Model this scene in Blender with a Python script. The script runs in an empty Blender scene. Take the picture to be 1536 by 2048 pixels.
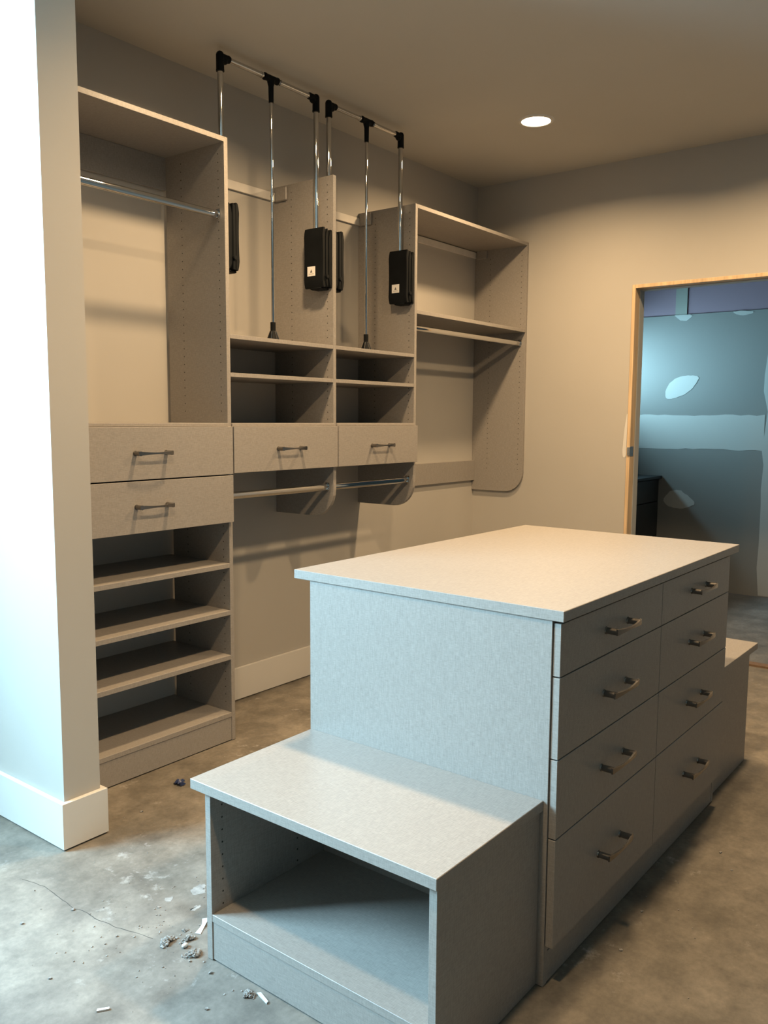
import bpy, bmesh, math, random
from mathutils import Vector, Matrix

random.seed(7)
scene = bpy.context.scene
COL = scene.collection
PI = math.pi

# ------------------------------------------------------------------ camera
H = 2.794                                   # ceiling height
cam_data = bpy.data.cameras.new('camera')
cam = bpy.data.objects.new('camera', cam_data)
COL.objects.link(cam)
yaw, pitch, roll = -0.913027, -0.109155, 0.0056068
a_ = -yaw
fw = Vector((math.sin(a_)*math.cos(pitch), math.cos(a_)*math.cos(pitch), math.sin(pitch)))
rt = Vector((math.cos(a_), -math.sin(a_), 0)); up = rt.cross(fw)
r2 = rt*math.cos(roll) + up*math.sin(roll)
u2 = up*math.cos(roll) - rt*math.sin(roll)
cam.matrix_world = Matrix(((r2.x, u2.x, -fw.x, -4.779655), (r2.y, u2.y, -fw.y, -2.952514),
                           (r2.z, u2.z, -fw.z, 1.333), (0, 0, 0, 1)))
cam_data.sensor_fit = 'VERTICAL'; cam_data.sensor_height = 36.0
cam_data.lens = 36.0*1700.2/2048.0
cam_data.clip_start = 0.05
scene.camera = cam

# ------------------------------------------------------------------ world, daylight, exposure
world = bpy.data.worlds.new('world'); scene.world = world; world.use_nodes = True
bg = world.node_tree.nodes['Background']
bg.inputs[0].default_value = (0.55, 0.75, 1.0, 1); bg.inputs[1].default_value = 1.0

def area(name, loc, target, sx, sy, power, color, shape='RECTANGLE', spread=180):
    d = bpy.data.lights.new(name, 'AREA'); d.shape = shape; d.size = sx
    if shape in ('RECTANGLE', 'ELLIPSE'): d.size_y = sy
    d.energy = power; d.color = color; d.spread = math.radians(spread)
    o = bpy.data.objects.new(name, d); COL.objects.link(o); o.location = loc
    o.rotation_euler = (Vector(target)-Vector(loc)).to_track_quat('-Z', 'Y').to_euler()
    return o
SKY = (0.47, 0.77, 1.0)
SKY2 = (0.46, 0.80, 1.0)
WARM = (1.0, 0.69, 0.38)
area('sky_light_bedroom_window', (-4.95, 0.75, 2.00), (-3.40, -1.5, 0.65), 1.25, 1.4, 690, SKY)
area('sky_light_far_room_window', (1.58, 0.36, 1.76), (1.58, -1.0, 1.72), 0.72, 0.5, 92, SKY2, spread=120)
LAMP_POWER = 32
LAMP_SPREAD = 155

scene.view_settings.view_transform = 'Standard'
scene.view_settings.look = 'None'
scene.view_settings.exposure = -0.06
scene.view_settings.gamma = 1.0
scene.view_settings.use_curve_mapping = False

# ------------------------------------------------------------------ materials
def newmat(name):
    m = bpy.data.materials.new(name); m.use_nodes = True
    nt = m.node_tree; b = nt.nodes['Principled BSDF']
    return m, nt, b
def N(nt, t, **kw):
    n = nt.nodes.new(t)
    for k, v in kw.items(): setattr(n, k, v)
    return n
def coords(nt, scale=(1, 1, 1)):
    tc = N(nt, 'ShaderNodeTexCoord'); mp = N(nt, 'ShaderNodeMapping')
    mp.inputs['Scale'].default_value = scale
    nt.links.new(tc.outputs['Object'], mp.inputs['Vector'])
    return mp.outputs['Vector']
def noise(nt, vec, scale, detail=2.0, rough=0.5):
    n = N(nt, 'ShaderNodeTexNoise'); n.inputs['Scale'].default_value = scale
    n.inputs['Detail'].default_value = detail; n.inputs['Roughness'].default_value = rough
    nt.links.new(vec, n.inputs['Vector']); return n.outputs['Fac']
def ramp(nt, fac, stops):
    r = N(nt, 'ShaderNodeValToRGB'); e = r.color_ramp.elements
    while len(e) < len(stops): e.new(0.5)
    for q, (p, c) in zip(e, stops):
        q.position = p; q.color = (c[0], c[1], c[2], 1) if not isinstance(c, (int, float)) else (c, c, c, 1)
    nt.links.new(fac, r.inputs['Fac']); return r.outputs['Color']
def mix(nt, fac, A, B, mode='MIX'):
    m = N(nt, 'ShaderNodeMix', data_type='RGBA', blend_type=mode)
    for sock, v in ((m.inputs['Factor'], fac), (m.inputs[6], A), (m.inputs[7], B)):
        if hasattr(v, 'is_linked'): nt.links.new(v, sock)
        elif isinstance(v, (int, float)): sock.default_value = v
        else: sock.default_value = (v[0], v[1], v[2], 1)
    return m.outputs[2]
def math_(nt, op, a, b):
    m = N(nt, 'ShaderNodeMath', operation=op)
    for s, v in zip(m.inputs, (a, b)):
        if hasattr(v, 'is_linked'): nt.links.new(v, s)
        else: s.default_value = v
    return m.outputs[0]
def bump(nt, b, h, strength, dist=0.001):
    n = N(nt, 'ShaderNodeBump'); n.inputs['Strength'].default_value = strength
    n.inputs['Distance'].default_value = dist
    nt.links.new(h, n.inputs['Height']); nt.links.new(n.outputs['Normal'], b.inputs['Normal'])
def plain(name, col, rough=0.6, metal=0.0, var=0.06, scale=12, spec=None):
    m, nt, b = newmat(name)
    v = coords(nt); f = noise(nt, v, scale, 3)
    lo = [c*(1-var) for c in col]; hi = [c*(1+var) for c in col]
    nt.links.new(ramp(nt, f, [(0.3, lo), (0.7, hi)]), b.inputs['Base Color'])
    b.inputs['Roughness'].default_value = rough; b.inputs['Metallic'].default_value = metal
    if spec is not None: b.inputs['Specular IOR Level'].default_value = spec
    return m

def laminate(name, col, rough=0.42):
    """grey linen laminate: crossed fine threads"""
    m, nt, b = newmat(name)
    f1 = noise(nt, coords(nt, (620, 620, 60)), 1.0, 2, 0.6)       # upright threads
    f2 = noise(nt, coords(nt, (60, 60, 680)), 1.0, 2, 0.6)        # level threads
    g1 = noise(nt, coords(nt, (60, 620, 620)), 1.0, 2, 0.6)       # the same two on a level face
    g2 = noise(nt, coords(nt, (680, 60, 680)), 1.0, 2, 0.6)
    sx = N(nt, 'ShaderNodeSeparateXYZ'); nt.links.new(N(nt, 'ShaderNodeNewGeometry').outputs['Normal'], sx.inputs[0])
    lev = math_(nt, 'GREATER_THAN', math_(nt, 'ABSOLUTE', sx.outputs[2], 0), 0.7)
    def blend(a, b): return math_(nt, 'ADD', math_(nt, 'MULTIPLY', a, math_(nt, 'SUBTRACT', 1.0, lev)), math_(nt, 'MULTIPLY', b, lev))
    s = math_(nt, 'MULTIPLY', math_(nt, 'ADD', blend(f1, g1), blend(f2, g2)), 0.5)
    cl = ramp(nt, s, [(0.34, [c*0.80 for c in col]), (0.5, col), (0.66, [c*1.20 for c in col])])
    nt.links.new(cl, b.inputs['Base Color'])
    b.inputs['Roughness'].default_value = rough
    bump(nt, b, s, 0.12, 0.0006)
    return m
M_LAM = laminate('linen_laminate', (0.268, 0.246, 0.222))
M_EDGE = laminate('linen_edge_band', (0.430, 0.395, 0.355), 0.45)

def paint(name, col, rough=0.7):
    m, nt, b = newmat(name)
    v = coords(nt)
    f = noise(nt, v, 1.3, 3, 0.5)
    nt.links.new(ramp(nt, f, [(0.3, [c*0.96 for c in col]), (0.7, [c*1.03 for c in col])]), b.inputs['Base Color'])
    b.inputs['Roughness'].default_value = rough
    bump(nt, b, noise(nt, v, 260, 2), 0.10, 0.0006)
    return m
M_WALL = paint('greige_wall_paint', (0.42, 0.395, 0.355))
M_CEIL = paint('ceiling_paint', (0.50, 0.48, 0.435), 0.85)
M_TRIM = paint('white_trim_paint', (0.62, 0.595, 0.55), 0.38)
M_RAIL = plain('white_rail_paint', (0.66, 0.62, 0.56), 0.5)

def concrete(name, lo, mid, hi, white=True):
    m, nt, b = newmat(name)
    v = coords(nt)
    f = noise(nt, v, 2.6, 10, 0.68); g = noise(nt, v, 9.0, 8, 0.68); h = noise(nt, v, 55, 6, 0.7)
    base = ramp(nt, f, [(0.32, lo), (0.5, mid), (0.68, hi)])
    base = mix(nt, 0.75, base, ramp(nt, g, [(0.3, 0.55), (0.5, 1.0), (0.7, 1.35)]), 'MULTIPLY')
    base = mix(nt, 0.5, base, ramp(nt, h, [(0.3, 0.65), (0.7, 1.3)]), 'MULTIPLY')
    if white:      # plaster-dusted slab by the partition end, its daylit brightness painted in as lighter grey
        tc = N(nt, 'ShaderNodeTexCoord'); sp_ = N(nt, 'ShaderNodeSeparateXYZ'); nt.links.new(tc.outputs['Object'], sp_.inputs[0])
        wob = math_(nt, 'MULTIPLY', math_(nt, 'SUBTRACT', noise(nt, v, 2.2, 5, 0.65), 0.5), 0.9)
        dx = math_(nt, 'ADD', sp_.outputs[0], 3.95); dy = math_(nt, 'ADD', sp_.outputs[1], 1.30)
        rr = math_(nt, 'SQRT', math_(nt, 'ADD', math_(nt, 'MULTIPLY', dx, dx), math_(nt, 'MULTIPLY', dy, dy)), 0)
        dust_daylight = ramp(nt, math_(nt, 'ADD', rr, wob), [(0.55, 0.85), (1.0, 0.0)])
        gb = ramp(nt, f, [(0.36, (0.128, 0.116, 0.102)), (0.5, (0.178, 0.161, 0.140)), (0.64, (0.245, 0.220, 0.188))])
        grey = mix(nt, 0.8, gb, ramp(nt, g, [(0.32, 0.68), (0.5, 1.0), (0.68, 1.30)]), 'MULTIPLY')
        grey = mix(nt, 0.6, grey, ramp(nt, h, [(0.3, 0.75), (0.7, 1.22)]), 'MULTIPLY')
        base = mix(nt, dust_daylight, base, grey)
    if white:      # dried plaster dust trodden into the slab
        w = math_(nt, 'MULTIPLY', noise(nt, v, 2.3, 5, 0.7), noise(nt, v, 24, 5, 0.7))
        base = mix(nt, ramp(nt, w, [(0.325, 0.0), (0.42, 0.8)]), base, (0.33, 0.315, 0.29))
        d = noise(nt, v, 130, 2, 0.5)
        base = mix(nt, ramp(nt, d, [(0.73, 0.0), (0.78, 0.8)]), base, (0.10, 0.09, 0.08))
    nt.links.new(base, b.inputs['Base Color'])
    nt.links.new(ramp(nt, g, [(0.3, 0.55), (0.7, 0.8)]), b.inputs['Roughness'])
    bump(nt, b, g, 0.15, 0.003)
    return m
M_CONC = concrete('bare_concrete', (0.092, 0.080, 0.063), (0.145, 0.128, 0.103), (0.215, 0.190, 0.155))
M_CONC2 = concrete('far_room_concrete', (0.10, 0.10, 0.097), (0.14, 0.14, 0.137), (0.18, 0.18, 0.175), False)
M_CHROME = plain('chrome', (0.60, 0.59, 0.575), 0.05, 1.0, 0.02)
M_NICKEL = plain('dark_satin_nickel', (0.24, 0.225, 0.21), 0.26, 1.0, 0.04)
M_BLACK = plain('black_plastic', (0.0055, 0.0065, 0.0072), 0.6, 0, 0.2, spec=0.12)
M_HOLE = plain('hole_shadow', (0.03, 0.027, 0.024), 0.9)
M_DARKCAB = plain('black_cabinet_lacquer', (0.018, 0.020, 0.021), 0.4, 0, 0.15)
M_DRYWALL = paint('grey_drywall_paper', (0.20, 0.20, 0.19), 0.9)
M_MUD = paint('joint_compound', (0.40, 0.40, 0.38), 0.9)
M_PURPLE = paint('purple_drywall', (0.235, 0.165, 0.205), 0.85)
M_STUDG = paint('grey_primed_stud', (0.25, 0.26, 0.23), 0.85)
M_STEEL = plain('galvanised_steel', (0.45, 0.48, 0.50), 0.35, 0.9, 0.15, 60)
M_CRACK = plain('crack_dirt', (0.075, 0.07, 0.062), 0.95)
M_PLASTER = plain('crumbled_plaster', (0.26, 0.25, 0.235), 0.95, 0, 0.3, 90)
M_WHITE = plain('white_paper', (0.55, 0.55, 0.54), 0.7, 0, 0.03)
M_BLUE = plain('blue_plastic', (0.02, 0.035, 0.10), 0.35, 0, 0.2)
M_SMEAR = plain('dried_plaster_smear', (0.27, 0.26, 0.245), 0.95, 0, 0.25, 60)

def wood(name, col):
    m, nt, b = newmat(name)
    f = noise(nt, coords(nt, (60, 60, 3)), 1.0, 4, 0.6)
    nt.links.new(ramp(nt, f, [(0.3, [c*0.72 for c in col]), (0.7, [c*1.15 for c in col])]), b.inputs['Base Color'])
    b.inputs['Roughness'].default_value = 0.65
    return m
M_PINE = wood('raw_pine', (0.62, 0.44, 0.26))
M_SILL = wood('stained_sill', (0.16, 0.10, 0.06))

def label_mat():
    """white sticker with a small printed dark figure over a line of print"""
    m, nt, b = newmat('printed_label')
    tc = N(nt, 'ShaderNodeTexCoord'); sp = N(nt, 'ShaderNodeSeparateXYZ')
    nt.links.new(tc.outputs['Generated'], sp.inputs[0])
    dy = math_(nt, 'ABSOLUTE', math_(nt, 'SUBTRACT', sp.outputs[1], 0.5), 0)
    z = sp.outputs[2]
    fig = math_(nt, 'MULTIPLY', math_(nt, 'LESS_THAN', dy, math_(nt, 'MULTIPLY', math_(nt, 'SUBTRACT', 0.72, z), 0.42)),
                math_(nt, 'GREATER_THAN', z, 0.36))
    line = math_(nt, 'MULTIPLY', math_(nt, 'LESS_THAN', dy, 0.33),
                 math_(nt, 'MULTIPLY', math_(nt, 'GREATER_THAN', z, 0.18), math_(nt, 'LESS_THAN', z, 0.27)))
    c = mix(nt, fig, (0.78, 0.75, 0.70), (0.12, 0.11, 0.10))
    c = mix(nt, line, c, (0.42, 0.38, 0.34))
    nt.links.new(c, b.inputs['Base Color']); b.inputs['Roughness'].default_value = 0.5
    return m
M_LABEL = label_mat()
def lens_mat():
    m, nt, b = newmat('lit_led_lens')
    b.inputs['Emission Color'].default_value = (1.0, 0.80, 0.55, 1)
    b.inputs['Emission Strength'].default_value = 14
    return m
M_LENS = lens_mat()
def glass_mat():
    m, nt, b = newmat('window_glass')
    nt.nodes.remove(b)
    t = N(nt, 'ShaderNodeBsdfTransparent'); t.inputs[0].default_value = (0.95, 0.98, 0.97, 1)
    g = N(nt, 'ShaderNodeBsdfGlossy'); g.inputs['Roughness'].default_value = 0.02
    mx = N(nt, 'ShaderNodeMixShader'); mx.inputs[0].default_value = 0.05
    nt.links.new(t.outputs[0], mx.inputs[1]); nt.links.new(g.outputs[0], mx.inputs[2])
    nt.links.new(mx.outputs[0], nt.nodes['Material Output'].inputs['Surface'])
    return m
M_GLASS = glass_mat()

# ------------------------------------------------------------------ geometry helpers
def add_box(bm, x0, x1, y0, y1, z0, z1, bev=0.0):
    g = bmesh.ops.create_cube(bm, size=1.0)
    vs = g['verts']
    for v in vs:
        v.co = Vector((x0+(v.co.x+0.5)*(x1-x0), y0+(v.co.y+0.5)*(y1-y0), z0+(v.co.z+0.5)*(z1-z0)))
    if bev > 0:
        es = list({e for v in vs for e in v.link_edges})
        bmesh.ops.bevel(bm, geom=es, offset=bev, segments=1, affect='EDGES', profile=0.7)
def add_prism(bm, pts, axis, t0, t1):
    """extrude the 2-D outline pts along axis ('x','y','z') from t0 to t1"""
    def P(p, t):
        return {'x': (t, p[0], p[1]), 'y': (p[0], t, p[1]), 'z': (p[0], p[1], t)}[axis]
    A = [bm.verts.new(P(p, t0)) for p in pts]; B = [bm.verts.new(P(p, t1)) for p in pts]
    n = len(pts)
    fs = [bm.faces.new(A), bm.faces.new(list(reversed(B)))]
    for i in range(n): fs.append(bm.faces.new((A[i], B[i], B[(i+1) % n], A[(i+1) % n])))
    bmesh.ops.recalc_face_normals(bm, faces=fs)
def add_cyl(bm, p0, p1, r0, r1=None, n=16):
    r1 = r0 if r1 is None else r1
    p0 = Vector(p0); p1 = Vector(p1); d = p1-p0
    g = bmesh.ops.create_cone(bm, cap_ends=True, segments=n, radius1=r0, radius2=r1, depth=d.length)
    q = Vector((0, 0, 1)).rotation_difference(d.normalized()).to_matrix().to_4x4()
    bmesh.ops.transform(bm, matrix=Matrix.Translation((p0+p1)/2) @ q, verts=g['verts'])
def add_ball(bm, c, r, sub=2, scale=(1, 1, 1)):
    g = bmesh.ops.create_icosphere(bm, subdivisions=sub, radius=r)
    for v in g['verts']: v.co = Vector((v.co.x*scale[0]+c[0], v.co.y*scale[1]+c[1], v.co.z*scale[2]+c[2]))
    return g['verts']
def mesh_of(name, bm, mat, smooth=False):
    me = bpy.data.meshes.new(name); bm.to_mesh(me); bm.free()
    me.materials.append(mat)
    if smooth:
        for p in me.polygons: p.use_smooth = True
        try: me.set_sharp_from_angle(angle=math.radians(35))
        except Exception: pass
    return me
def link(name, me, parent=None, loc=(0, 0, 0)):
    o = bpy.data.objects.new(name, me); COL.objects.link(o); o.location = loc
    if parent is not None: o.parent = parent
    return o
def obj(name, bm, mat, parent=None, loc=(0, 0, 0), smooth=False, shift=None):
    """shift: the point (in the coordinates the mesh was built in) that becomes the mesh's own origin"""
    if shift is not None:
        bmesh.ops.translate(bm, verts=bm.verts, vec=-Vector(shift))
    return link(name, mesh_of(name, bm, mat, smooth), parent, loc)
def tag(o, label=None, cat=None, group=None, kind=None):
    if label: o['label'] = label
    if cat: o['category'] = cat
    if group: o['group'] = group
    if kind: o['kind'] = kind
    return o
def thing(name, label, cat, loc, rotz=0.0, group=None):
    o = bpy.data.objects.new(name, None); COL.objects.link(o)
    o.empty_display_size = 0.1
    o.location = loc; o.rotation_euler = (0, 0, rotz)
    return tag(o, label, cat, group)
def part_box(root, name, x0, x1, y0, y1, z0, z1, mat=None, bev=0.0007, base=None):
    """box given in the room's (or the island's) coordinates, made a child of root whose base point is base"""
    bm = bmesh.new(); add_box(bm, x0, x1, y0, y1, z0, z1, bev)
    return obj(name, bm, mat or M_LAM, root, shift=base if base is not None else root.location)
def struct(name, bm, mat, smooth=False, label=None, parent=None):
    o = obj(name, bm, mat, parent, smooth=smooth); o['kind'] = 'structure'
    if label: o['label'] = label
    return o
def sbox(name, x0, x1, y0, y1, z0, z1, mat, bev=0.0, label=None):
    bm = bmesh.new(); add_box(bm, x0, x1, y0, y1, z0, z1, bev); return struct(name, bm, mat, label=label)
def plate(name, pts, axis, t0, t1, mat, parent):
    bm = bmesh.new(); add_prism(bm, pts, axis, t0, t1); return obj(name, bm, mat, parent)
def smooth_outline(pts, jitter=0.0, n=2):
    for _ in range(n):
        q = []
        for i in range(len(pts)):
            a, b = pts[i], pts[(i+1) % len(pts)]
            q.append((a[0]*.75+b[0]*.25, a[1]*.75+b[1]*.25)); q.append((a[0]*.25+b[0]*.75, a[1]*.25+b[1]*.75))
        pts = q
    return [(p[0]+random.uniform(-jitter, jitter), p[1]+random.uniform(-jitter, jitter)) for p in pts]

# ================================================================== room shell
XL, YF, YR = -5.90, -6.50, 0.36             # left wall, wall behind the camera, bedroom end
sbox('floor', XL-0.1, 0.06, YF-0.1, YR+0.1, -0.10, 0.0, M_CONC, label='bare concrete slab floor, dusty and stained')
floor = bpy.data.objects['floor']
sbox('ceiling', XL-0.1, 0.12, YF-0.1, YR+0.1, H, H+0.10, M_CEIL, label='flat painted ceiling with recessed lights')
sbox('wall_back', -3.266, 0.12, 0.0, 0.12, 0.0, H, M_WALL, label='greige wall carrying the closet system')
bm = bmesh.new()                            # right wall, with the unfinished doorway
DY0, DY1, DZ = -1.040, -1.905, 2.098
add_box(bm, 0, 0.12, DY0, 0.0, 0, H); add_box(bm, 0, 0.12, DY1, DY0, DZ, H); add_box(bm, 0, 0.12, YF, DY1, 0, H)
wall_right = struct('wall_right', bm, M_WALL, label='greige wall with the unfinished doorway')
sbox('wall_divider', -3.393, -3.266, -0.640, YR, 0.0, H, M_WALL, label='end of the partition wall beside the tall closet tower')
sbox('wall_left', XL-0.12, XL, YF, YR, 0, H, M_DRYWALL)
sbox('wall_front', XL, 0.0, YF-0.12, YF, 0, H, M_DRYWALL)
bm = bmesh.new()                            # rear wall with the daylight window, left of the partition
WX0, WX1, WZ0, WZ1 = -5.50, -4.20, 1.10, 2.50
add_box(bm, XL, WX0, YR, YR+0.12, 0, H); add_box(bm, WX1, -3.393, YR, YR+0.12, 0, H)
add_box(bm, WX0, WX1, YR, YR+0.12, 0, WZ0); add_box(bm, WX0, WX1, YR, YR+0.12, WZ1, H)
struct('wall_rear', bm, M_WALL)
def window(name, axis, a0, a1, z0, z1, p0, p1):
    """frame, mullion and pane in a wall opening; axis is the wall's running direction"""
    def B(bm, s0, s1, zz0, zz1, q0, q1):
        if axis == 'y': add_box(bm, q0, q1, s0, s1, zz0, zz1, 0.002)
        else: add_box(bm, s0, s1, q0, q1, zz0, zz1, 0.002)
    bm = bmesh.new(); w = 0.05
    B(bm, a0, a1, z0, z0+w, p0, p1); B(bm, a0, a1, z1-w, z1, p0, p1)
    B(bm, a0, a0+w, z0+w, z1-w, p0, p1); B(bm, a1-w, a1, z0+w, z1-w, p0, p1)
    m = (a0+a1)/2; B(bm, m-0.02, m+0.02, z0+w, z1-w, p0, p1)
    o = struct(name, bm, M_TRIM)
    bm = bmesh.new(); q = (p0+p1)/2
    B(bm, a0+w, m-0.02, z0+w, z1-w, q-0.002, q+0.002); B(bm, m+0.02, a1-w, z0+w, z1-w, q-0.002, q+0.002)
    obj('pane', bm, M_GLASS, o)
window('window_1', 'x', WX0, WX1, WZ0, WZ1, YR+0.03, YR+0.09)

# baseboards (a finger's width above the slab)
BH = 0.157
def baseboard(name, pts, z0, z1, label=None):
    bm = bmesh.new(); add_prism(bm, pts, 'z', z0, z1)
    bmesh.ops.bevel(bm, geom=[e for e in bm.edges if all(abs(v.co.z-z1) < 1e-5 for v in e.verts)], offset=0.0015, segments=1, affect='EDGES')
    return struct(name, bm, M_TRIM, label=label)
baseboard('baseboard_back', [(-2.443, 0.0), (-2.443, -0.015), (0.0, -0.015), (0.0, 0.0)], 0.005, BH, 'tall white baseboard under the hanging units')
baseboard('baseboard_right', [(0.0, -0.016), (-0.015, -0.016), (-0.015, DY0-0.0), (0.0, DY0-0.0)], 0.005, BH)
baseboard('baseboard_divider', [(-3.393, YR), (-3.409, YR), (-3.409, -0.656), (-3.250, -0.656), (-3.250, -0.395), (-3.266, -0.395), (-3.266, -0.640), (-3.393, -0.640)],
          0.006, 0.152, 'white baseboard wrapping the end of the partition wall')

# doorway lined with raw pine
door = bpy.data.objects.new('door_1', None); COL.objects.link(door); door.location = (0.06, (DY0+DY1)/2, 0)
tag(door, 'unfinished doorway lined with raw pine jambs', None, None, 'structure')
def dpart(name, *b, mat=M_PINE): return part_box(door, name, *b, mat=mat, bev=0.001)
dpart('jamb', -0.004, 0.060, DY0-0.020, DY0, 0, DZ)
dpart('jamb', -0.004, 0.060, DY1, DY1+0.020, 0, DZ)
dpart('head_jamb', -0.004, 0.060, DY1+0.020, DY0-0.020, DZ-0.020, DZ)
dpart('drywall_return', 0.060, 0.124, DY0-0.024, DY0, 0, DZ, mat=M_MUD)
dpart('drywall_return', 0.060, 0.124, DY1, DY1+0.024, 0, DZ, mat=M_MUD)
dpart('drywall_return', 0.060, 0.124, DY1+0.024, DY0-0.024, DZ-0.024, DZ, mat=M_MUD)
dpart('sill_board', 0.035, 0.090, DY1, DY0, -0.002, 0.012, mat=M_SILL)
sp = dpart('strike_plate', -0.0045, 0.045, DY0-0.0225, DY0-0.020, 1.125, 1.182, mat=M_STEEL)
tag(sp, 'galvanised strike plate on the left jamb')
bm = bmesh.new(); add_box(bm, -0.0100, -0.0040, DY0-0.0225, DY0-0.006, 1.130, 1.177); obj('strike_lip', bm, M_STEEL, sp, shift=door.location)
scar = [(-1.029, 1.346), (-1.036, 1.378), (-1.0385, 1.346), (-1.0385, 1.156), (-1.034, 1.114), (-1.015, 1.12), (-1.015, 1.191)]
o = plate('torn_drywall_patch', smooth_outline(scar, 0.001), 'x', -0.0012, 0.0005, M_TRIM, wall_right); tag(o, 'torn pale patch in the paint beside the doorway')

# ------------------------------------------------------------------ room beyond the doorway
FX = 2.014
sbox('floor_far', 0.06, 2.6, -4.0, 0.20, -0.10, -0.002, M_CONC2, label='dark grey floor of the room beyond the doorway')
far = sbox('wall_far', FX, FX+0.013, -4.0, 0.10, 0.0, 2.155, M_DRYWALL, label='bare drywall with pale joint compound in the next room')
sbox('wall_far_upper', FX+0.006, FX+0.019, -4.0, 0.10, 2.155, 3.4, M_PURPLE, label='purple moisture board above the bare drywall')
sbox('trim_1', FX+0.001, FX+0.006, -0.680, -0.590, 2.155, 3.3, M_STUDG, label='grey stud standing before the purple board')
bm = bmesh.new()                            # side wall with a high window over the counter
add_box(bm, 0.12, 1.22, 0.10, 0.22, 0, 3.4); add_box(bm, 1.94, FX+0.113, 0.10, 0.22, 0, 3.4)
add_box(bm, 1.22, 1.94, 0.10, 0.22, 0, 1.50); add_box(bm, 1.22, 1.94, 0.10, 0.22, 2.00, 3.4)
struct('wall_far_left', bm, M_DRYWALL)
window('window_2', 'x', 1.22, 1.94, 1.50, 2.00, 0.13, 0.19)
sbox('wall_far_right', 0.12, FX+0.113, -4.1, -4.0, 0, 3.4, M_DRYWALL)
sbox('ceiling_far', 0.12, FX+0.113, -4.1, 0.22, 3.3, 3.4, M_DRYWALL)
wf = bmesh.new(); add_box(wf, 0.10, 0.12, -4.0, 0.10, H, 3.4); struct('wall_far_header', wf, M_DRYWALL)
for pts, lab in (
    ([(-0.53, 1.515), (-0.544, 1.588), (-0.582, 1.644), (-0.654, 1.682), (-0.742, 1.685), (-0.805, 1.671), (-0.776, 1.624), (-0.731, 1.561), (-0.653, 1.517), (-0.572, 1.502)], 'slanted oval of joint compound at eye height'),
    ([(-0.548, 0.693), (-0.595, 0.762), (-0.668, 0.791), (-0.735, 0.753), (-0.818, 0.685), (-0.772, 0.649), (-0.675, 0.631), (-0.592, 0.646)], 'low dome-shaped patch of joint compound'),
    ([(-0.579, 2.155), (-0.609, 2.155), (-0.728, 2.155), (-0.714, 2.123), (-0.659, 2.103), (-0.619, 2.121)], None),
    ([(-1.024, 2.155), (-1.159, 2.155), (-1.183, 2.13), (-1.088, 2.118), (-1.035, 2.14)], None)):
    o = plate('compound_patch', smooth_outline(pts, 0.003), 'x', FX-0.0015, FX+0.0005, M_MUD, far)
    if lab: tag(o, lab)
def wavy(p0, p1, n, amp):
    return [(p0[0]+(p1[0]-p0[0])*i/n+random.uniform(-amp, amp)*(p0[0] == p1[0]), p0[1]+(p1[1]-p0[1])*i/n+random.uniform(-amp, amp)*(p0[1] == p1[1])) for i in range(n+1)]
band = wavy((0.098, 1.375), (-1.295, 1.375), 24, 0.006)+wavy((-1.295, 1.110), (0.098, 1.110), 24, 0.006)
tag(plate('taped_joint', band, 'x', FX-0.0012, FX+0.0005, M_MUD, far), 'wide horizontal band of joint compound')
ve = [(-1.292, 2.15), (-1.30, 1.95), (-1.292, 1.824), (-1.278, 1.674), (-1.277, 1.553), (-1.313, 1.401), (-1.285, 1.11), (-1.302, 1.003), (-1.293, 0.817), (-1.298, 0.709), (-1.299, 0.411), (-1.293, 0.222), (-1.312, 0.009)]
tag(plate('taped_joint', ve+[(-1.62, 0.009), (-1.62, 2.15)], 'x', FX-0.0014, FX+0.0005, M_MUD, far), 'vertical band of joint compound')
# dark base cabinet with counter along the far room's side wall
cab = thing('base_cabinet', 'black base cabinet with drawers under the window in the next room', 'cabinet', (1.35, -0.2, 0))
part_box(cab, 'body', 0.72, 2.010, -0.495, 0.098, 0.0, 0.868, M_DARKCAB)
for i in range(2):
    x0 = 0.72+0.645*i
    for z0, z1 in ((0.10, 0.405), (0.411, 0.680), (0.686, 0.862)):
        part_box(cab, 'drawer', x0+0.004, x0+0.641, -0.515, -0.495, z0, z1, M_DARKCAB, 0.002)
ct = part_box(None, 'countertop', 0.70, 2.012, -0.540, 0.098, 0.868, 0.890, M_DARKCAB, 0.002, base=(0, 0, 0))
tag(ct, 'thin dark countertop lying on the black base cabinet', 'countertop')

# ================================================================== ceiling lights
def recessed(x, y, label, dim=1.0):
    t = thing('recessed_light', label, 'light', (x, y, H), 0, 'recessed ceiling lights')
    bm = bmesh.new()                       # trim ring
    n = 40; R0, R1 = 0.070, 0.090
    prof = [(R0, -0.002), (R0+0.002, -0.007), (R1-0.006, -0.006), (R1, 0.0)]
    ring = [[bm.verts.new((r*math.cos(2*PI*k/n), r*math.sin(2*PI*k/n), z)) for r, z in prof] for k in range(n)]
    for k in range(n):
        for j in range(3): bm.faces.new((ring[k][j], ring[k][j+1], ring[(k+1) % n][j+1], ring[(k+1) % n][j]))
    bmesh.ops.recalc_face_normals(bm, faces=bm.faces)
    obj('trim_ring', bm, M_TRIM, t, smooth=True)
    bm = bmesh.new(); add_cyl(bm, (0, 0, -0.004), (0, 0, -0.001), 0.0705, n=40); obj('lens', bm, M_LENS, t)
    d = bpy.data.lights.new('led', 'AREA'); d.shape = 'DISK'; d.size = 0.13; d.energy = LAMP_POWER*dim; d.color = WARM; d.spread = math.radians(LAMP_SPREAD)
    lo = bpy.data.objects.new('led', d); COL.objects.link(lo); lo.parent = t; lo.location = (0, 0, -0.008)
    return t
recessed(-0.880, -0.870, 'glowing recessed downlight in the ceiling near the far right corner')
recessed(-2.490, -0.915, 'recessed downlight in the ceiling above the tall closet tower, just above the frame')
recessed(-0.880, -2.060, 'recessed downlight in the ceiling above the far end of the island')
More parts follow.
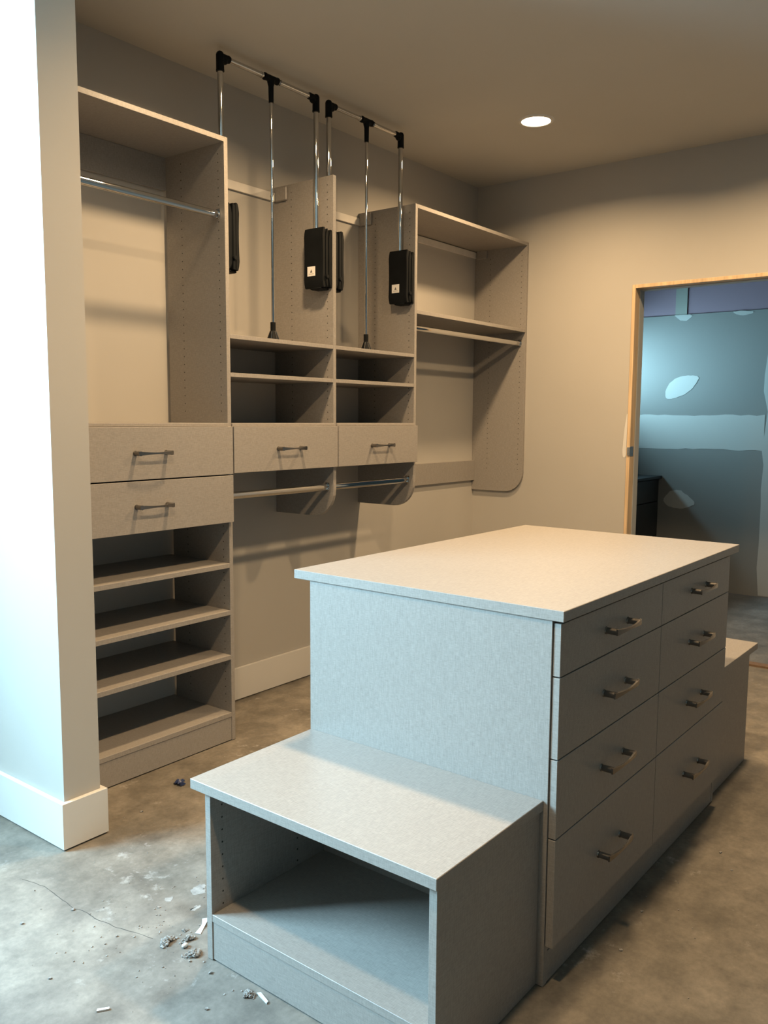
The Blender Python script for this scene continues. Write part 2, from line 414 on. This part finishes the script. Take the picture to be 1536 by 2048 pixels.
recessed(-4.100, -2.060, 'recessed downlight in the ceiling above the open floor left of the near bench')
recessed(-2.490, -2.060, 'recessed downlight in the ceiling above the near end of the island')

# ================================================================== handles
def handle_mesh():
    """bow pull facing -y: two round posts and a flat strap pinched in the middle"""
    bm = bmesh.new(); cc = 0.068; L = 0.034
    for s in (-1, 1):
        add_cyl(bm, (s*cc, 0.0005, 0), (s*cc, -L, 0), 0.0082, 0.0086, 18)
        add_cyl(bm, (s*cc, 0.0003, 0), (s*cc, -0.003, 0), 0.0098, 0.0092, 18)
    n = 16; rows = []
    for i in range(n+1):
        t = -1+2*i/n
        x = t*(cc+0.0078)
        hw = 0.0034+0.0050*abs(t)**1.4
        y = -L+0.004-0.006*(1-t*t)
        rows.append([bm.verts.new((x, y, hw)), bm.verts.new((x, y-0.0042, hw*0.85)), bm.verts.new((x, y-0.0042, -hw*0.85)), bm.verts.new((x, y, -hw))])
    fs = []
    for i in range(n):
        for j in range(4): fs.append(bm.faces.new((rows[i][j], rows[i][(j+1) % 4], rows[i+1][(j+1) % 4], rows[i+1][j])))
    fs.append(bm.faces.new(rows[0])); fs.append(bm.faces.new(list(reversed(rows[-1]))))
    bmesh.ops.recalc_face_normals(bm, faces=fs)
    return mesh_of('handle', bm, M_NICKEL, True)
HANDLE = handle_mesh()
def drawer(root, x0, x1, z0, z1, yf, box_depth, hz=None, flip=False, base=None):
    """drawer front (face at yf, looking to -y, or to +y when flip) with its box behind, handle as sub-part"""
    s = -1 if flip else 1
    b = Vector(base if base is not None else root.location)
    bm = bmesh.new()
    ya, yb = sorted((yf, yf+s*0.0185)); add_box(bm, x0, x1, ya, yb, z0, z1, 0.0009)
    ya, yb = sorted((yf+s*0.0187, yf+s*box_depth)); add_box(bm, x0+0.030, x1-0.030, ya, yb, z0+0.014, z1-0.025)
    d = obj('drawer', bm, M_LAM, root, shift=b)
    h = link('handle', HANDLE, d, Vector(((x0+x1)/2, yf, hz if hz is not None else (z0+z1)/2))-b)
    if flip: h.rotation_euler = (0, 0, PI)
    return d

# ================================================================== closet system on the back wall
PY = -0.372; T = 0.019
def holes(root, name, xface, side, ys, z0, z1, base, skip=()):
    """shelf-pin holes drilled in a panel: shallow dark discs"""
    bm = bmesh.new()
    z = z0
    while z < z1:
        for y in ys:
            g = bmesh.ops.create_circle(bm, cap_ends=True, segments=8, radius=0.0026)
            for v in g['verts']:
                v.co = Vector((xface+side*0.0004, y+v.co.x, z+v.co.y))
        z += 0.032
    bmesh.ops.recalc_face_normals(bm, faces=bm.faces)
    o = obj(name, bm, M_HOLE, root, shift=base); o['kind'] = 'stuff'
    return o
HY = (-0.114, -0.337)
def panel_outline(z0, z1, r):
    """side view of a hanging side panel: rounded lower front corner"""
    pts = [(-0.001, z1), (-0.001, z0)]
    for i in range(9):
        a = PI/2*i/8
        pts.append((PY+r-r*math.sin(a), z0+r-r*math.cos(a)))
    pts.append((PY, z1))
    return pts
def hang_panel(root, x0, x1, z0=0.877, z1=2.411, r=0.125):
    bm = bmesh.new(); add_prism(bm, panel_outline(z0, z1, r), 'x', x0, x1)
    bmesh.ops.bevel(bm, geom=list(bm.edges), offset=0.0007, segments=1, affect='EDGES')
    return obj('side_panel', bm, M_LAM, root, shift=root.location)
def rod(root, x0, x1, y, z):
    bm = bmesh.new(); n = 20
    pts = [(y+0.0076*math.cos(2*PI*k/n), z+0.0150*math.sin(2*PI*k/n)) for k in range(n)]
    add_prism(bm, pts, 'x', x0+0.002, x1-0.002)
    obj('hanging_rod', bm, M_CHROME, root, shift=root.location, smooth=True)
    for xs, s in ((x0, 1), (x1, -1)):
        bm = bmesh.new()
        o2 = [(y+0.0115*math.cos(PI+PI*k/10), z-0.006+0.0125*math.sin(PI+PI*k/10)) for k in range(11)]+[(y+0.0115, z+0.022), (y-0.0115, z+0.022)]
        add_prism(bm, o2, 'x', xs, xs+s*0.003)
        o3 = [(y+0.0105*math.cos(PI+PI*k/10), z-0.006+0.0120*math.sin(PI+PI*k/10)) for k in range(11)]+[(y+0.0105, z-0.002), (y-0.0105, z-0.002)]
        add_prism(bm, o3, 'x', xs+s*0.003, xs+s*0.012)
        add_cyl(bm, (xs+s*0.002, y, z+0.0175), (xs+s*0.005, y, z+0.0175), 0.0032, n=10)
        obj('rod_socket', bm, M_CHROME, root, shift=root.location)
def cover_cap(root, x0, x1):
    bm = bmesh.new(); add_box(bm, x0, x1, -0.092, -0.018, 2.341, 2.404, 0.004)
    tag(obj('rail_cover', bm, M_LAM, root, shift=root.location), 'grey cap over the hanging bracket')

# --- tall tower on the floor, beside the partition
TX0, TX1 = -3.250, -2.4440
tower = thing('closet_tower', 'tall grey linen-laminate closet tower with two drawers above open shoe shelves', 'cabinet', (-2.85, -0.186, 0))
for x0 in (TX0, TX1-T):
    part_box(tower, 'side_panel', x0, x0+T, PY, -0.017 if x0 > -3 else -0.001, 0.002, 2.411)
A, B = TX0+T, TX1-T
part_box(tower, 'top_shelf', A, B, PY, -0.001, 2.392, 2.411)
part_box(tower, 'deck', A, B, PY-0.006, -0.001, 1.300, 1.3125)
for z in (0.746, 0.551, 0.364, 0.121): part_box(tower, 'shelf', A, B, PY, -0.001, z-T, z)
part_box(tower, 'kick_board', A, B, PY+0.002, PY+T, 0.004, 0.101)
drawer(tower, -3.2475, -2.4535, 1.1095, 1.299, -0.391, 0.345, 1.205)
drawer(tower, -3.2475, -2.4535, 0.916, 1.1045, -0.391, 0.345, 1.012)
part_box(tower, 'mounting_rail', A, B, -0.018, -0.001, 2.262, 2.3915, M_LAM)
rod(tower, A, B, -0.336, 2.124)
holes(tower, 'pin_holes', B, -1, HY, 1.36, 2.37, tower.location)
holes(tower, 'pin_holes', B, -1, HY, 0.16, 0.90, tower.location)
holes(tower, 'pin_holes', A, 1, HY, 1.36, 2.37, tower.location)

# --- two hanging shelf units, each with a drawer and a short hanging rod
def shelf_unit(label, x0, x1, hx):
    u = thing('shelf_unit', label, 'cabinet', ((x0+x1)/2, -0.186, 0.877), 0, 'hanging shelf units')
    hang_panel(u, x1, x1+T)
    for n_, z in (('top_shelf', 1.6635), ('shelf', 1.5130), ('deck', 1.3120)):
        part_box(u, n_, x0, x1, PY-(0.006 if n_ == 'deck' else 0), -0.001, z-(0.0165 if n_ != 'deck' else 0.0125), z)
    drawer(u, hx[0], hx[1], 1.1125, 1.2985, -0.391, 0.345, 1.205)
    part_box(u, 'bottom_panel', x0+0.001, x1-0.001, -0.365, -0.030, 1.1140, 1.1240)
    part_box(u, 'mounting_rail', x0, x1, -0.012, -0.001, 2.347, 2.385, M_RAIL)
    rod(u, x0, x1, -0.336, 1.016)
    holes(u, 'pin_holes', x1, -1, HY, 1.70, 2.40, u.location)
    holes(u, 'pin_holes', x1, -1, HY, 1.33, 1.64, u.location)
    cover_cap(u, x1-0.012, x1)
    return u
ua = shelf_unit('left grey shelf unit with one drawer, hung between tall tower and middle panel', -2.444, -1.822, (-2.4475, -1.8135))
ub = shelf_unit('right grey shelf unit with one drawer, hung beside the double hanging bay', -1.803, -1.193, (-1.8055, -1.1825))
holes(tower, 'pin_holes', TX1, 1, HY, 1.70, 2.40, tower.location)
# --- hanging bay in the corner
bay = thing('hanging_bay', 'tall grey hanging bay with one rod and shelf in the room corner', 'cabinet', (-0.587, -0.186, 0.877))
hang_panel(bay, -0.0195, -0.0005)
part_box(bay, 'top_shelf', -1.174, -0.0195, PY, -0.001, 2.392, 2.411)
part_box(bay, 'shelf', -1.174, -0.0195, PY, -0.001, 1.869, 1.888)
part_box(bay, 'mounting_rail', -1.174, -0.0195, -0.012, -0.001, 2.350, 2.387, M_RAIL)
part_box(bay, 'cleat', -1.174, -0.0195, -0.019, -0.001, 0.938, 1.067)
rod(bay, -1.174, -0.0195, -0.336, 1.803)
holes(bay, 'pin_holes', -0.0195, -1, HY, 1.02, 1.84, bay.location)
holes(bay, 'pin_holes', -0.0195, -1, HY, 1.92, 2.36, bay.location)
cover_cap(bay, -0.032, -0.0195)

# ================================================================== pull-down wardrobe lifts
def wardrobe_lift(label, xa, xb):
    """xa: face the left housing is screwed to, xb: face of the right housing"""
    cx = (xa+xb)/2
    t = thing('wardrobe_lift', label, 'wardrobe lift', (cx, -0.30, 1.92), 0, 'pull-down wardrobe lifts')
    L = t.location
    ay, ztop = -0.300, 2.738
    for xf, s in ((xa, 1), (xb, -1)):
        # housing: three stacked slabs, the outer one waisted; grooves between them
        bm = bmesh.new()
        def slab(p0, p1, y0, y1, z0, z1, waist):
            out = []
            n = 14
            for i in range(n+1):
                z = z0+(z1-z0)*i/n; k = math.sin(PI*i/n)
                e = 0.010*max(0, 1-min(i, n-i)/1.6)
                out.append((xf+s*(p1-waist*k-e), z))
            pts = [(xf+s*p0, z0)]+out+[(xf+s*p0, z1)]
            fb = len(bm.verts)
            add_prism(bm, pts, 'y', y0, y1)
        slab(0.000, 0.022, -0.366, -0.255, 1.918, 2.172, 0.0)
        slab(0.020, 0.030, -0.362, -0.259, 1.922, 2.168, 0.0)
        slab(0.028, 0.044, -0.366, -0.255, 1.918, 2.174, 0.0)
        slab(0.042, 0.047, -0.362, -0.259, 1.922, 2.168, 0.0)
        slab(0.045, 0.068, -0.364, -0.252, 1.916, 2.178, 0.005)
        add_box(bm, min(xf+s*0.006, xf+s*0.060), max(xf+s*0.006, xf+s*0.060), -0.352, -0.285, 1.908, 1.920, 0.003)   # foot
        add_cyl(bm, (xf+s*0.036, -0.372, 1.965), (xf+s*0.036, -0.360, 1.965), 0.010, n=16)                        # tension knob
        bmesh.ops.bevel(bm, geom=[e for e in bm.edges if e.calc_face_angle(0) > 0.6], offset=0.0022, segments=2, affect='EDGES')
        ho = obj('housing', bm, M_BLACK, t, shift=L, smooth=True)
        bm = bmesh.new(); xo = xf+s*0.0664
        add_box(bm, min(xo-0.0035*0, xo)-0.0008, max(xo, xo)+0.0008, -0.322, -0.276, 1.968, 2.010)
        lb = obj('label', bm, M_LABEL, ho, shift=L); tag(lb, 'small white printed sticker')
        # arm: chrome tube up from the housing
        xm = xf+s*0.033
        bm = bmesh.new(); add_cyl(bm, (xm, ay, 2.150), (xm, ay, ztop-0.03), 0.0115, n=20); obj('arm', bm, M_CHROME, t, shift=L, smooth=True)
        # elbow
        bm = bmesh.new()
        add_cyl(bm, (xm, ay, ztop-0.052), (xm, ay, ztop+0.006), 0.0158, n=20)
        add_ball(bm, (xm, ay, ztop+0.005), 0.0157, 2)
        add_cyl(bm, (xm, ay, ztop), (xm+s*0.043, ay, ztop), 0.0142, n=20)
        add_ball(bm, (xm+s*0.020, ay, ztop-0.010), 0.016, 2, (1.2, 0.85, 1.0))
        add_cyl(bm, (xm+s*0.040, ay, ztop), (xm+s*0.048, ay, ztop), 0.0152, 0.0135, n=20)
        add_cyl(bm, (xm, ay, ztop-0.056), (xm, ay, ztop-0.050), 0.0165, n=20)
        obj('elbow', bm, M_BLACK, t, shift=L, smooth=True)
    xl, xr = xa+0.033, xb-0.033
    for p, q in ((xl+0.03, cx-0.052), (cx+0.052, xr-0.03)):
        bm = bmesh.new(); add_cyl(bm, (p, ay, ztop), (q, ay, ztop), 0.0108, n=20)
        obj('crossbar', bm, M_CHROME, t, shift=L, smooth=True)
    bm = bmesh.new(); add_cyl(bm, (cx-0.075, ay, ztop), (cx+0.075, ay, ztop), 0.0085, n=18)
    for s in (-1, 1): add_cyl(bm, (cx+s*0.050, ay, ztop), (cx+s*0.058, ay, ztop), 0.0122, n=18)
    obj('inner_tube', bm, M_CHROME, t, shift=L, smooth=True)
    bm = bmesh.new()                         # tee
    add_cyl(bm, (cx-0.036, ay, ztop), (cx+0.036, ay, ztop), 0.0138, n=20)
    for s in (-1, 1): add_cyl(bm, (cx+s*0.032, ay, ztop), (cx+s*0.039, ay, ztop), 0.0150, n=20)
    add_cyl(bm, (cx, ay, ztop), (cx, ay, ztop-0.095), 0.0120, 0.0105, n=20)
    add_cyl(bm, (cx, ay, ztop-0.006), (cx, ay, ztop-0.034), 0.0175, 0.0108, n=20)
    obj('tee', bm, M_BLACK, t, shift=L, smooth=True)
    bm = bmesh.new(); add_cyl(bm, (cx, ay, ztop-0.085), (cx, ay, 1.728), 0.0066, n=18)
    add_cyl(bm, (cx, ay, 2.262), (cx, ay, 2.268), 0.0078, n=18)
    obj('pull_rod', bm, M_CHROME, t, shift=L, smooth=True)
    bm = bmesh.new()                         # flared grip at the rod's foot
    add_cyl(bm, (cx, ay, 1.705), (cx, ay, 1.742), 0.0115, n=20)
    add_cyl(bm, (cx, ay, 1.666), (cx, ay, 1.706), 0.0265, 0.0120, n=24)
    g = obj('grip', bm, M_BLACK, t, shift=L, smooth=True)
    bm = bmesh.new()
    for k in range(6):
        a = 2*PI*k/6+0.4
        add_cyl(bm, (cx+0.0268*math.cos(a), ay+0.0268*math.sin(a), 1.667), (cx+0.0128*math.cos(a), ay+0.0128*math.sin(a), 1.704), 0.0018, n=8)
    tag(obj('grip_rib', bm, M_CHROME, g, shift=L), 'bright ribs on the flared grip')
    return t
wardrobe_lift('chrome pull-down wardrobe lift with black housings above the left shelf unit', -2.444, -1.822)
wardrobe_lift('chrome pull-down wardrobe lift with black housings above the right shelf unit', -1.803, -1.193)

# ================================================================== island and its two benches (a shared local frame)
IX, IY, IT = -2.9029, -1.5697, -0.0085
def ipos(u, v, z=0.0): return (IX+math.cos(IT)*u-math.sin(IT)*v, IY+math.sin(IT)*u+math.cos(IT)*v, z)
U0, U1, V0, V1, KH = -0.158, 1.108, -0.5405, 0.186, 0.885
ib = (0.475, -0.177, 0.0)
isl = thing('closet_island', 'large grey linen-laminate island with eight drawers facing the camera side', 'island', ipos(ib[0], ib[1]), IT)
def ip(name, *b, mat=None, bev=0.0008): return part_box(isl, name, *b, mat=mat, bev=bev, base=ib)
ip('end_panel', U0, U0+T, V0, V1+0.0185, 0.002, KH); ip('end_panel', U1-T, U1, V0, V1+0.0185, 0.002, KH)
um = (U0+U1)/2
ip('divider', um-T/2, um+T/2, V0+0.021, V1-0.021, 0.10, KH)
ip('bottom_panel', U0+T, U1-T, V0+0.003, V1-0.003, 0.082, 0.100)
ip('kick_board', U0+T, U1-T, V0+0.001, V0+0.019, 0.003, 0.082)
ip('kick_board', U0+T, U1-T, V1-0.019, V1-0.001, 0.003, 0.082)
ip('countertop', U0-0.006, 1.168, -0.571, 0.260, KH, 0.9105, bev=0.0012)
rows = ((0.7555, 0.8780), (0.5615, 0.7525), (0.3705, 0.5585), (0.103, 0.3675))
for ua0, ua1 in ((U0+0.004, um-0.0015), (um+0.0015, U1-0.004)):
    for z0, z1 in rows:
        drawer(isl, ua0, ua1, z0, z1, V0-0.020, 0.33, None, False, ib)
        drawer(isl, ua0, ua1, z0, z1, V1+0.020, 0.33, None, True, ib)
def bench(label, ua, ub, front, top0, top1, v0, v1, tv0, tv1):
    """open cubby bench; front: u of its open face, the other end meets the island"""
    base = ((ua+ub)/2, (v0+v1)/2, 0.0)
    b = thing('low_bench', label, 'bench', ipos(base[0], base[1]), IT, 'low benches at the island ends')
    P = lambda n, *q, **k: part_box(b, n, *q, base=base, **k)
    zt, zb = 0.4585, 0.4330
    P('bench_top', top0, top1, tv0, tv1, zb, zt, bev=0.0012)
    P('side_panel', ua, ub, v0, v0+T, 0.002, zb); P('side_panel', ua, ub, v1-T, v1, 0.002, zb)
    s = 1 if front < (ua+ub)/2 else -1
    inner = ub if s > 0 else ua
    a, c = sorted((front+s*0.0005, inner)); P('bottom_shelf', a, c, v0+T, v1-T, 0.102, 0.121)
    a, c = sorted((front+s*0.0025, front+s*0.020)); P('kick_board', a, c, v0+T, v1-T, 0.004, 0.102)
    a, c = sorted((inner, inner-s*0.012)); P('back_panel', a, c, v0+T, v1-T, 0.121, zb)
    bm = bmesh.new()
    for k in range(10):
        z = 0.135+0.032*k
        if z > 0.42: break
        for uu in (front+s*0.036, front+s*0.30):
            for vv, sd in ((v0+T, 1), (v1-T, -1)):
                g = bmesh.ops.create_circle(bm, cap_ends=True, segments=8, radius=0.0026)
                for q in g['verts']: q.co = Vector((uu+q.co.x, vv+sd*0.0004, z+q.co.y))
    bmesh.ops.recalc_face_normals(bm, faces=bm.faces)
    o = obj('pin_holes', bm, M_HOLE, b, shift=base); o['kind'] = 'stuff'
    return b
bench('low grey open cubby bench at the near end of the island', -0.577, U0-0.001, -0.577, -0.5905, U0-0.0005, -0.5225, 0.1625, -0.530, 0.2010)
bench('low grey bench at the far end of the island, mostly hidden behind drawers', U1+0.001, 1.560, 1.560, U1+0.0005, 1.645, -0.5225, 0.1625, -0.530, 0.2010)

# ================================================================== debris on the slab
def clump(loc, r, label, n=60, seed=1, flat=0.42):
    rnd = random.Random(seed); bm = bmesh.new(); n *= 3
    for i in range(n):
        a = rnd.uniform(0, 2*PI); q = math.sqrt(rnd.random())*r*(0.62+0.26*math.sin(2*a+seed)+0.22*math.sin(3*a+2.3*seed))*rnd.choice((1, 1, 1, 1.25))
        s = rnd.uniform(0.05, 0.19)*r
        h = max(0, (1-(q/r)**2))*r*flat*rnd.uniform(0.3, 1.0)
        vs = add_ball(bm, (q*math.cos(a), q*math.sin(a)*0.8, h+s*0.45), s, 1, (1, rnd.uniform(0.6, 1), rnd.uniform(0.5, 0.8)))
        for v in vs: v.co += Vector((rnd.uniform(-1, 1), rnd.uniform(-1, 1), rnd.uniform(-1, 1)))*s*0.22
    for v in bm.verts: v.co.z = max(v.co.z, 0.0003)
    o = obj('plaster_clump', bm, M_PLASTER, None, loc); tag(o, label, 'debris', 'plaster clumps on the floor'); return o
clump((-3.501, -1.272, 0), 0.024, 'largest crumbly plaster clump on the floor left of the near bench', 90, 1)
clump((-3.459, -1.306, 0), 0.020, 'crumbly plaster clump behind the white pebble beside the near bench', 60, 2)
clump((-3.494, -1.366, 0), 0.024, 'crumbly plaster clump in front of the near bench corner', 80, 3)
clump((-3.441, -1.268, 0), 0.011, 'small plaster clump next to the white paper strip', 30, 4, 0.3)
clump((-3.512, -1.584, 0), 0.020, 'crumbly plaster clump in front of the near bench kick board', 70, 5)
bm = bmesh.new(); add_ball(bm, (0, 0, 0.0055), 0.0095, 2, (1.0, 0.7, 0.6))
tag(obj('plaster_pebble', bm, M_WHITE, None, (-3.486, -1.324, 0.0), smooth=True), 'smooth white plaster pebble among the crumbly clumps', 'debris')
bm = bmesh.new()
for i in range(2):
    pass
strip = [(-3.384, -1.270), (-3.3765, -1.281), (-3.384, -1.290), (-3.410, -1.303), (-3.426, -1.313), (-3.433, -1.299), (-3.410, -1.290), (-3.397, -1.284)]
sv = [(-3.400+(x+3.400), y) for x, y in strip]
add_prism(bm, sv, 'z', 0.0006, 0.0016)
for v in bm.verts: v.co.z += 0.010*max(0, (v.co.x+3.40)/0.03)
tag(obj('paper_strip', bm, M_WHITE, None, (-3.40, -1.29, 0), shift=(-3.40, -1.29, 0)), 'curled white paper strip on the floor at the near bench corner', 'debris')
bm = bmesh.new(); add_prism(bm, [(-3.497, -1.595), (-3.490, -1.602), (-3.501, -1.637), (-3.508, -1.639)], 'z', 0.0008, 0.0040)
tag(obj('plaster_sliver', bm, M_WHITE, None, (-3.50, -1.618, 0), shift=(-3.50, -1.618, 0)), 'pale plaster sliver beside the clump by the kick board', 'debris')
bm = bmesh.new(); add_prism(bm, [(-0.014, -0.004), (0.014, -0.001), (0.013, 0.005), (-0.013, 0.004)], 'z', 0.0005, 0.004)
tag(obj('plaster_sliver', bm, M_WHITE, None, (-3.750, -1.363, 0)), 'thin white plaster sliver alone on the foreground floor', 'debris').rotation_euler = (0, 0, -0.7)
bm = bmesh.new()                             # crushed blue plastic
rnd = random.Random(11)
for i in range(5):
    vs = add_ball(bm, (rnd.uniform(-0.014, 0.014), rnd.uniform(-0.016, 0.016), 0.007), 0.013, 1, (1, 0.7, 0.5))
    for v in vs: v.co += Vector((rnd.uniform(-1, 1), rnd.uniform(-1, 1), rnd.uniform(-1, 1)))*0.005
for v in bm.verts: v.co.z = max(v.co.z, 0.0004)
tag(obj('plastic_scrap', bm, M_BLUE, None, (-2.868, -0.543, 0)), 'crumpled dark blue plastic scrap on the floor before the closet tower', 'debris')
# crumbs nobody would count
bm = bmesh.new(); rnd = random.Random(5)
spots = [(-3.095, -0.617), (-3.687, -0.906), (-3.416, -1.128), (-3.568, -0.956), (-3.566, -1.151), (-3.763, -1.168), (-3.604, -1.544), (-2.154, -2.25), (-2.241, -2.308), (-2.536, -2.16), (-2.814, -2.199), (-2.615, -2.177), (-3.515, -1.379), (-3.512, -1.453), (-3.495, -1.407)]
for i in range(260):
    if i < len(spots): x, y = spots[i]; s = rnd.uniform(0.003, 0.006)
    elif i < 150: x, y = rnd.gauss(-3.45, 0.13), rnd.gauss(-1.22, 0.18); s = rnd.uniform(0.0008, 0.003)
    else: x, y = rnd.uniform(-4.0, -2.2), rnd.uniform(-2.6, -0.5); s = rnd.uniform(0.0008, 0.0025)
    if x > -3.49 and -2.15 < y < -1.34: continue
    if x > -3.26 and y > -0.41: continue
    if x < -3.24 and y > -0.67: continue
    vs = add_ball(bm, (x, y, s*0.4), s, 1, (1, rnd.uniform(.6, 1), .6))
    for v in vs: v.co += Vector((rnd.uniform(-1, 1), rnd.uniform(-1, 1), rnd.uniform(-1, 1)))*s*0.3; v.co.z = max(v.co.z, 0.0002)
o = obj('plaster_crumbs', bm, M_PLASTER, None, (-3.4, -1.2, 0), shift=(-3.4, -1.2, 0)); tag(o, 'fine plaster crumbs scattered over the concrete floor', 'debris', None, 'stuff')
# crack and dried smears are parts of the slab
crack = [(-3.57, -0.70), (-3.553, -0.785), (-3.554, -0.852), (-3.561, -0.944), (-3.551, -0.998), (-3.553, -1.043), (-3.542, -1.117), (-3.525, -1.171), (-3.511, -1.245)]
pl = []
for i in range(len(crack)-1):
    for k in range(5):
        t_ = k/5; pl.append((crack[i][0]*(1-t_)+crack[i+1][0]*t_+random.uniform(-.002, .002), crack[i][1]*(1-t_)+crack[i+1][1]*t_))
left = [(x-random.uniform(.0004, .0016), y) for x, y in pl]; right = [(x+random.uniform(.0004, .0016), y) for x, y in pl]
tag(plate('crack', left+right[::-1], 'z', -0.0005, 0.0003, M_CRACK, floor), 'hairline crack across the slab')
for pts in ([(-3.31, -1.13), (-3.282, -1.12), (-3.256, -1.137), (-3.288, -1.174), (-3.316, -1.161)], [(-3.378, -1.103), (-3.358, -1.114), (-3.374, -1.13), (-3.387, -1.122)],
            [(-3.375, -1.201), (-3.342, -1.2), (-3.337, -1.213), (-3.369, -1.216)]):
    plate('plaster_smear', smooth_outline(pts, 0.004), 'z', -0.0005, 0.0004, M_SMEAR, floor)
